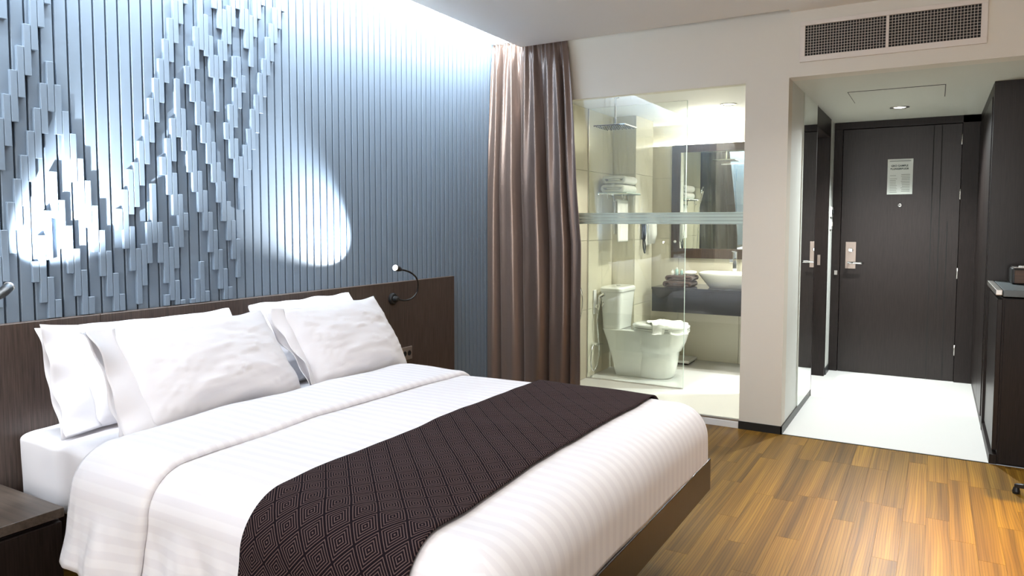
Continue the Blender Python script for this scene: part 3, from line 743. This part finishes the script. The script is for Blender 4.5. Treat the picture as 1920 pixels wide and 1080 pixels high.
# ---- curtain
cu = thing('curtain', (4.76, 2.62, 0), 'floor length taupe satin curtain gathered at the corner by the bathroom glass', 'curtain')
V = []; NS, NZ = 260, 60
def fold(s, z):
    e = max(0, (2.70-z)/2.70)
    a = .016+.034*min(1, e*2.6)**.8
    ph = 2*math.pi*(4.4*s+.30+.16*math.sin(5.1*s+.6)+.06*math.sin(2.6*e+4*s)+.05*noise.noise(Vector((s*5, z*1.1, 8))))
    q = abs(math.sin(ph*.5))
    f = a*(1-2*q**.75)                                   # broad rounded fronts, narrow deep valleys
    f += a*.28*math.sin(2*ph+1.3+1.5*e)*(q**2)+.020*math.sin(2*math.pi*10.3*s+2*e)*max(0, .45-e)
    top = max(0, 1-e*14)
    f2 = math.sin(2*math.pi*19*s)*top
    return f*(1-.6*top)+.008*f2+noise.noise(Vector((s*7, z*1.6, 5)))*.010*min(1, e*4), .022*math.sin(ph)*min(1, e*3), e
for j in range(NZ+1):
    z = .015+(2.705-.015)*(j/NZ)**.85 if j else .015
    for i in range(NS+1):
        s = i/NS
        f, fy, e = fold(s, z)
        y = (2.955-s*(.62+.155*min(1, e*1.8)**.8))+fy
        x = 4.775-.048*min(1, e*2.4)**.7+f
        V.append(Vector((min(x, 4.806), min(y, 2.964), z)))
Fc = [(j*(NS+1)+i, j*(NS+1)+i+1, (j+1)*(NS+1)+i+1, (j+1)*(NS+1)+i) for j in range(NZ) for i in range(NS)]
G().add(V, Fc).obj('fabric', 'curtain', cu, smooth=True, solid=.002)
G().box(4.765, 4.785, 2.02, 2.965, 2.708, 2.724).obj('track', 'steel', cu)
for k in range(9):
    y = 2.93-k*.074
    G().box(4.770, 4.780, y-.004, y+.004, 2.695, 2.710).obj('glider', 'plastic', cu)

# ================================================================ BATHROOM
# shower screen
ss = thing('shower_screen', (5.74, 2.17, 0), 'frameless clear glass shower screen standing before the toilet', 'glass screen')
G().box(5.735, 5.743, 1.738, 2.598, .006, 2.329).obj('pane', 'glass', ss)
G().box(5.7345, 5.7435, 1.7355, 1.7385, .006, 2.329).obj('polished_edge', 'glassedge', ss)
G().box(5.733, 5.745, 1.738, 2.598, .0, .008).obj('floor_channel', 'steel', ss)
G().box(5.733, 5.745, 2.590, 2.5995, .008, 2.329).obj('wall_channel', 'steel', ss)

# rain shower
sh = thing('rain_shower', (5.3, 2.17, 2.33), 'square chrome rain shower head hanging from the bathroom ceiling', 'shower head')
G().cyl((5.3, 2.17, 2.328), (5.3, 2.17, 2.115), .010, n=16).lathe((5.3,2.17,2.329), [(.03,0),(.03,-.008),(.012,-.012)], 24).obj('ceiling_arm', 'chrome', sh, smooth=False)
G().box(5.17, 5.43, 2.04, 2.30, 2.092, 2.104).obj('head_plate', 'chrome', sh, bevel=.003)
g = G()
for i in range(8):
    for j in range(8):
        g.cyl((5.19+.22*i/7, 2.06+.22*j/7, 2.0925), (5.19+.22*i/7, 2.06+.22*j/7, 2.088), .004, n=6)
g.obj('nozzles', 'black', sh, kind='stuff')
# shower hose loop next to the curtain
hs = thing('hand_shower', (5.5, 2.59, 1.0), 'chrome shower hose loop peeping out beside the curtain edge', 'shower hose')
G().lathe((5.22, 2.598, 1.02), [(.03, 0), (.03, .014), (.014, .03)], 20, (0,-1,0)).obj('wall_outlet', 'chrome', hs)
G().tube([(5.22, 2.565, 1.02), (5.42, 2.56, .90), (5.535, 2.56, .78), (5.555, 2.56, .66), (5.50, 2.56, .53), (5.40, 2.56, .50), (5.22, 2.56, .60), (5.14, 2.56, .9), (5.12, 2.55, 1.3), (5.12, 2.53, 1.62)], .007, 8, 6).obj('hose', 'chrome', hs, smooth=True)
G().cyl((5.12, 2.53, 1.60), (5.12, 2.50, 1.75), .012, .020, 14).lathe((5.12, 2.50, 1.76), [(.045,-.006),(.05,0),(.045,.01)], 24, (0,-1,-.3)).obj('hand_piece', 'chrome', hs)
G().cyl((5.12, 2.598, 1.65), (5.12, 2.53, 1.65), .012).obj('holder', 'chrome', hs)

# toilet
tl = thing('toilet', (6.115, 2.2, 0), 'white ceramic toilet with a tall cistern behind the shower screen', 'toilet')
TX = 6.115
def oval(cx, cy, rx, ry, z, n=40, p=2.4, yshift=0):
    r_ = []
    for k in range(n):
        a = 2*math.pi*k/n; c_, s_ = math.cos(a), math.sin(a)
        r_.append(Vector((cx+rx*math.copysign(abs(c_)**(2/p), c_), cy+ry*math.copysign(abs(s_)**(2/p), s_), z)))
    return r_
# bowl: lower drum, waist step, flaring rim
G().loft([oval(TX, 2.105, .135, .155, .001), oval(TX, 2.10, .140, .170, .02), oval(TX, 2.09, .148, .185, .15), oval(TX, 2.085, .152, .190, .235), oval(TX, 2.080, .160, .205, .245),
          oval(TX, 2.065, .175, .225, .32), oval(TX, 2.055, .183, .238, .40), oval(TX, 2.05, .186, .243, .418)]).obj('bowl', 'ceramic', tl, smooth=True)
# rear pedestal carrying the cistern
def rrect(x0, x1, y0, y1, z, r=.03, n=5):
    P = []
    for (cx, cy, a0) in ((x1-r, y1-r, 0), (x0+r, y1-r, 90), (x0+r, y0+r, 180), (x1-r, y0+r, 270)):
        for k in range(n+1):
            a = R(a0+90*k/n); P.append(Vector((cx+r*math.cos(a), cy+r*math.sin(a), z)))
    return P
G().loft([rrect(TX-.125, TX+.125, 2.16, 2.44, .001), rrect(TX-.130, TX+.130, 2.15, 2.46, .10), rrect(TX-.150, TX+.150, 2.15, 2.51, .30), rrect(TX-.165, TX+.165, 2.15, 2.545, .405), rrect(TX-.165, TX+.165, 2.18, 2.55, .412)]).obj('pedestal', 'ceramic', tl, smooth=True)
G().loft([rrect(TX-.160, TX+.160, 2.385, 2.55, .412, .04), rrect(TX-.170, TX+.170, 2.372, 2.56, .60, .04), rrect(TX-.178, TX+.178, 2.362, 2.565, .742, .04)]).obj('cistern', 'ceramic', tl, smooth=True, bevel=.002)
ld = G().loft([rrect(TX-.182, TX+.182, 2.356, 2.568, .743, .045), rrect(TX-.186, TX+.186, 2.352, 2.572, .750, .045), rrect(TX-.186, TX+.186, 2.352, 2.572, .772, .045), rrect(TX-.172, TX+.172, 2.366, 2.560, .788, .04)]).obj('cistern_lid', 'ceramic', tl, bevel=.003)
G().lathe((TX, 2.46, .788), [(.022, 0), (.022, .004), (.016, .006)], 20).obj('flush_button', 'chrome', tl)
G().loft([oval(TX, 2.06, .180, .238, .422), oval(TX, 2.055, .188, .246, .428), oval(TX, 2.055, .188, .246, .437)]).obj('seat', 'ceramic', tl, smooth=False)
G().loft([oval(TX, 2.055, .186, .244, .441), oval(TX, 2.055, .190, .248, .447), oval(TX, 2.055, .190, .248, .464), oval(TX, 2.055, .165, .222, .476), oval(TX, 2.055, .09, .13, .480)]).obj('seat_lid', 'ceramic', tl, smooth=True)
G().box(TX+.188, TX+.235, 2.41, 2.50, .58, .70).obj('tissue_holder', 'plastic', tl, bevel=.01, seg=3)

# towel draped on the closed lid
def lid_h(x, y):
    r = math.sqrt(((x-TX)/.190)**2+((y-2.055)/.248)**2)
    return .481 if r < .8 else (.481-(r-.8)*.06 if r < 1.0 else .469-(r-1.0)*1.6)
V = []; nn = 40
for j in range(nn+1):
    for i in range(nn+1):
        u, v = i/nn-.5, j/nn-.5
        a_ = R(32); x = TX-.045+(.30*u*math.cos(a_)-.30*v*math.sin(a_)); y = 1.985+(.30*u*math.sin(a_)+.30*v*math.cos(a_))
        x += .02*math.sin(v*9); y += .015*math.sin(u*11)
        z = max(lid_h(x, y), .395)+.007+.012*abs(noise.noise(Vector((u*7, v*7, 2))))+.014*max(0, math.sin(u*16+v*6))*.6
        V.append(Vector((x, y, z)))
Fc = [(j*(nn+1)+i, j*(nn+1)+i+1, (j+1)*(nn+1)+i+1, (j+1)*(nn+1)+i) for j in range(nn) for i in range(nn)]
ft = G().add(V, Fc).obj('hand_towel', 'towel', None, smooth=True, solid=.004)
tag(ft, 'crumpled white towel lying on the closed toilet lid', 'towel')

# bidet spray
bd = thing('bidet_spray', (5.890, 2.6, .3), 'chrome bidet spray with a looping hose on the tiled wall left of the toilet', 'bidet spray')
G().box(5.865, 5.925, 2.588, 2.599, .545, .76).obj('wall_plate', 'plastic', bd, bevel=.008, seg=3)
G().box(5.882, 5.91, 2.560, 2.589, .60, .63).obj('hook', 'chrome', bd, bevel=.003)
G().cyl((5.895, 2.558, .585), (5.895, 2.545, .70), .010, .012, 14).cyl((5.895, 2.55, .70), (5.895, 2.50, .725), .013, .016, 14).tube([(5.895, 2.54, .69), (5.895, 2.515, .66), (5.895, 2.52, .62)], .004, 8, 4).obj('spray_handle', 'chrome', bd, smooth=False)
G().tube([(5.895, 2.558, .585), (5.875, 2.56, .48), (5.900, 2.56, .34), (5.920, 2.56, .20), (5.870, 2.56, .09), (5.810, 2.565, .055), (5.768, 2.57, .12), (5.785, 2.575, .22), (5.835, 2.58, .275)], .0065, 8, 6).obj('hose', 'chrome', bd, smooth=True)
G().cyl((5.850, 2.599, .285), (5.850, 2.555, .285), .014).cyl((5.850, 2.565, .285), (6.010, 2.565, .262), .007).lathe((5.850, 2.55, .285), [(.018, -.01), (.018, .01)], 16, (0,-1,0)).obj('angle_valve', 'chrome', bd)

# towel rack and towels
tr_ = thing('towel_rack', (6.1, 2.6, 1.62), 'chrome and glass towel rack on the tiled wall above the toilet', 'towel rack')
G().box(5.93, 6.285, 2.32, 2.585, 1.612, 1.620).obj('glass_shelf', 'glassedge', tr_, bevel=.001)
for x in (5.95, 6.27):
    G().box(x-.008, x+.008, 2.318, 2.599, 1.604, 1.612).lathe((x, 2.599, 1.612), [(.018, 0), (.018, .012)], 16, (0,-1,0)).obj('bracket', 'chrome', tr_)
G().cyl((5.95, 2.44, 1.545), (6.27, 2.44, 1.545), .006).cyl((5.95, 2.44, 1.545), (5.95, 2.44, 1.606), .005).cyl((6.27, 2.44, 1.545), (6.27, 2.44, 1.606), .005).obj('towel_bar', 'chrome', tr_)
for y in (2.50, 2.36):
    G().tube([(5.94, y, 1.606), (5.94, y, 1.575), (5.94, y-.012, 1.562), (5.94, y-.024, 1.572)], .004, 8, 4).obj('hook', 'chrome', tr_, smooth=True)
def folded(name, x0, x1, y0, y1, z0, h, mat, seed, label, cat, group=None):
    """a bath towel folded in three: one rounded band wound around, seen from its end"""
    t = thing(name, ((x0+x1)/2, (y0+y1)/2, z0), label, cat, group)
    path = []; w = (y1-y0)/2; cy = (y0+y1)/2; th = h*.21
    zt = z0+h-th; zb = z0+th; r = (zt-zb)/2; zm = (zt+zb)/2
    n = 9
    path += [(cy+w*.55, z0+h*.52), (cy-w*.62, z0+h*.50)]
    pts = [(cy+w*.50, zm+.001), (cy-w*.1, zm+.002), (cy-w*.55, zm-.002)]
    outer = [(cy+w-r-th, zb)]
    for k in range(n+1):
        a = -math.pi/2+math.pi*k/n; outer.append((cy+w-r-th+(r)*math.cos(a), zm+r*math.sin(a)))
    outer += [(cy, zt+.003)]
    for k in range(n+1):
        a = math.pi/2+math.pi*k/n; outer.append((cy-w+r+th+r*math.cos(a), zm+r*math.sin(a)))
    outer += [(cy, zb), (cy+w*.7, zb)]
    def band(poly, tt, nm):
        rings = []; m_ = len(poly); N2 = 16
        for q in range(N2+1):
            x = x0+(x1-x0)*q/N2; sh_ = 1-.02*abs(2*q/N2-1)**6
            L = []; Rr = []
            for i, (y, z) in enumerate(poly):
                a = poly[max(0, i-1)]; b2 = poly[min(m_-1, i+1)]
                dy, dz = b2[0]-a[0], b2[1]-a[1]; l = math.hypot(dy, dz) or 1
                ny_, nz_ = -dz/l, dy/l
                k = tt*(.96+.10*noise.noise(Vector((x*25, y*25, z*25+seed))))
                if i in (0, m_-1): k *= .6
                L.append(Vector((x, cy+(y+ny_*k-cy)*sh_, z+nz_*k))); Rr.append(Vector((x, cy+(y-ny_*k-cy)*sh_, z-nz_*k)))
            rings.append(L+Rr[::-1])
        G().loft(rings).obj(nm, mat, t, smooth=True, bevel=0)
    band(outer, th*.98, 'outer_fold'); band(pts, th*.80, 'inner_fold')
    return t
folded('bath_towel', 5.955, 6.265, 2.35, 2.575, 1.621, .070, 'towel', 1, 'folded white bath towel, lower of the two on the towel rack', 'towel', 'folded bath towels')
folded('bath_towel', 5.965, 6.26, 2.345, 2.565, 1.697, .072, 'towel', 5, 'folded white bath towel, upper of the two on the towel rack', 'towel', 'folded bath towels')
def hanging(x0, x1, yc, zt, zb, label):
    V = []; ni, nj = 24, 40
    for j in range(nj+1):
        t = j/nj
        for i in range(ni+1):
            u = i/ni; x = x0+(x1-x0)*u+.008*math.sin(t*3)*(u-.5)
            L = t*2-1
            if abs(L) < .06: a = L/.06*math.pi/2; y = yc+.014*math.sin(a); z = zt-.014*(1-math.cos(a))
            else:
                s = 1 if L > 0 else -1; d = (abs(L)-.06)/.94
                y = yc+s*(.014+.012*d*(1 if s > 0 else .4)); z = zt-.014-d*(zt-zb-(.07 if s > 0 else 0))
            y += .008*noise.noise(Vector((u*5, t*3, 1)))*min(1, abs(L)*3); V.append(Vector((x, y, z)))
    Fc = [(j*(ni+1)+i, j*(ni+1)+i+1, (j+1)*(ni+1)+i+1, (j+1)*(ni+1)+i) for j in range(nj) for i in range(ni)]
    o = G().add(V, Fc).obj('hanging_towel', 'towel', None, smooth=True, solid=.008)
    return tag(o, label, 'towel')
hanging(6.0, 6.24, 2.44, 1.564, 1.20, 'white hand towel hanging from the bar under the towel rack')

# hair dryer on the pier
hd = thing('hair_dryer', (6.5, 2.37, 1.2), 'white wall hair dryer with a black handle and looped cord beside the towel rack', 'hair dryer')
G().box(6.49, 6.66, 2.352, 2.3765, 1.14, 1.42).obj('wall_plate', 'plastic', hd, bevel=.012, seg=3)
G().loft([oval(6.60, 2.325, .035, .03, 1.16), oval(6.60, 2.315, .045, .04, 1.25), oval(6.60, 2.318, .045, .038, 1.38), oval(6.60, 2.325, .03, .028, 1.44)]).obj('dryer_body', 'plastic', hd, smooth=True)
G().loft([oval(6.44, 2.345, .020, .018, 1.20), oval(6.44, 2.340, .026, .022, 1.28), oval(6.44, 2.342, .024, .020, 1.44)]).obj('handle', 'black', hd, smooth=True)
G().tube([(6.43, 2.345, 1.22), (6.42, 2.34, 1.14), (6.445, 2.335, 1.075), (6.475, 2.34, 1.13), (6.455, 2.345, 1.22)], .007, 8, 6).obj('cord', 'black', hd, smooth=True)

# vanity
vn = thing('vanity_counter', (6.75, 1.6, .53), 'floating black stone vanity counter under the bathroom mirror', 'counter')
G().box(6.50, 7.048, .965, 2.284, .735, .757).obj('stone_top', 'counter', vn, bevel=.002)
G().box(6.503, 7.048, .965, 2.280, .530, .7345).obj('apron', 'counter', vn, bevel=.002)
# basin
bs = thing('wash_basin', (6.78, 1.62, .757), 'white tapered vessel basin on the black vanity counter', 'basin')
def rr2(hx, hy, z, cx=6.765, cy=1.565): return oval(cx, cy, hx, hy, z, 48, 4.0)
G().loft([rr2(.125, .235, .758), rr2(.155, .275, .81), rr2(.185, .325, .875), rr2(.190, .333, .893), rr2(.186, .329, .900), rr2(.176, .319, .896), rr2(.16, .30, .86), rr2(.11, .23, .79), rr2(.02, .03, .782)]).obj('bowl', 'ceramic', bs, smooth=True)
G().lathe((6.77, 1.565, .783), [(.022, 0), (.020, .004)], 18).obj('drain', 'chrome', bs)
fc = thing('faucet', (6.99, 1.60, .757), 'tall square chrome faucet behind the white basin', 'faucet')
G().box(6.965, 7.005, 1.61, 1.65, .757, 1.085).obj('column', 'chrome', fc, bevel=.004)
G().box(6.83, 6.97, 1.613, 1.647, 1.005, 1.020).box(6.83, 6.845, 1.613, 1.647, .99, 1.006).obj('spout', 'chrome', fc, bevel=.002)
G().box(6.90, 7.0, 1.615, 1.645, 1.086, 1.094).obj('lever', 'chrome', fc, bevel=.002)

# things on the counter
def brown(x0, x1, y0, y1, z0, h, label, s):
    return folded('brown_towel', x0, x1, y0, y1, z0, h, 'browntowel', s, label, 'towel', 'folded brown towels')
brown(6.56, 6.80, 1.93, 2.20, .758, .055, 'folded dark brown towel at the bottom of the stack on the vanity', 2)
brown(6.57, 6.80, 1.92, 2.18, .817, .048, 'folded dark brown towel on top of the stack on the vanity', 8)
for (x, y, r, h, mat, lab) in ((6.62, 2.12, .014, .055, 'plastic', 'tiny white bottle on the brown towels, farthest left'),
                               (6.62, 2.08, .015, .075, 'bottle', 'small teal bottle between the other two on the brown towels'),
                               (6.66, 2.045, .014, .058, 'bottle', 'shorter teal bottle beside the rolled white cloth')):
    b_ = thing('toiletry_bottle', (x, y, .865), lab, 'bottle', 'toiletry bottles on the vanity')
    G().lathe((x, y, .8655), [(r*.9, 0), (r, .004), (r, h*.7), (r*.5, h*.78)], 18).obj('body', mat, b_, smooth=True)
    G().lathe((x, y, .8655), [(r*.5, h*.78), (r*.5, h)], 14).obj('cap', 'plastic', b_)
cl = G().loft([oval(6.68, 1.975, .030, .020, .8655), oval(6.68, 1.970, .05, .045, .875), oval(6.68, 1.965, .055, .055, .890), oval(6.68, 1.965, .045, .050, .905), oval(6.68, 1.965, .02, .02, .910)]).obj('folded_face_cloth', 'towel', None, smooth=True)
tag(cl, 'folded white face cloth on the brown towels left of the basin', 'cloth')

# mirror with lit ledge
bm = thing('bathroom_mirror', (7.03, 1.7, 1.0), 'wide bathroom mirror in a broad dark wooden frame over the vanity', 'mirror')
g = G(); Y0, Y1, Z0, Z1 = 1.02, 2.27, 1.01, 2.118; yi0, yi1, zi0, zi1 = 1.11, 2.185, 1.105, 2.045
G().box(7.018, 7.049, Y0, Y1, Z0, zi0).obj('frame_bottom', 'mirrorframe', bm, bevel=.002)
G().box(7.018, 7.049, Y0, Y1, zi1, Z1).obj('frame_top', 'mirrorframe', bm, bevel=.002)
G().box(7.018, 7.049, Y0, yi0, zi0, zi1).obj('frame_side', 'mirrorframe', bm, bevel=.002)
G().box(7.018, 7.049, yi1, Y1, zi0, zi1).obj('frame_side', 'mirrorframe', bm, bevel=.002)
G().box(7.030, 7.048, yi0, yi1, zi0, zi1).obj('mirror_glass', 'mirror', bm)
G().lathe((7.018, 2.228, 1.17), [(.013, 0), (.013, .008), (.008, .012)], 18, (-1,0,0)).obj('light_button', 'plastic', bm)
ls = G().box(7.07, 7.10, 1.0, 2.55, 2.121, 2.130).obj('led_strip', 'led', None)
tag(ls, 'glowing light strip on the ledge above the bathroom mirror', 'light strip')

# scale
sc = thing('bathroom_scale', (6.85, 2.12, 0), 'white bathroom scale on the floor under the vanity', 'scale')
G().box(6.72, 7.0, 1.98, 2.24, .018, .045).obj('platform', 'plastic', sc, bevel=.01, seg=3)
G().box(6.74, 6.98, 2.0, 2.22, .001, .020).obj('base', 'black', sc, bevel=.003)
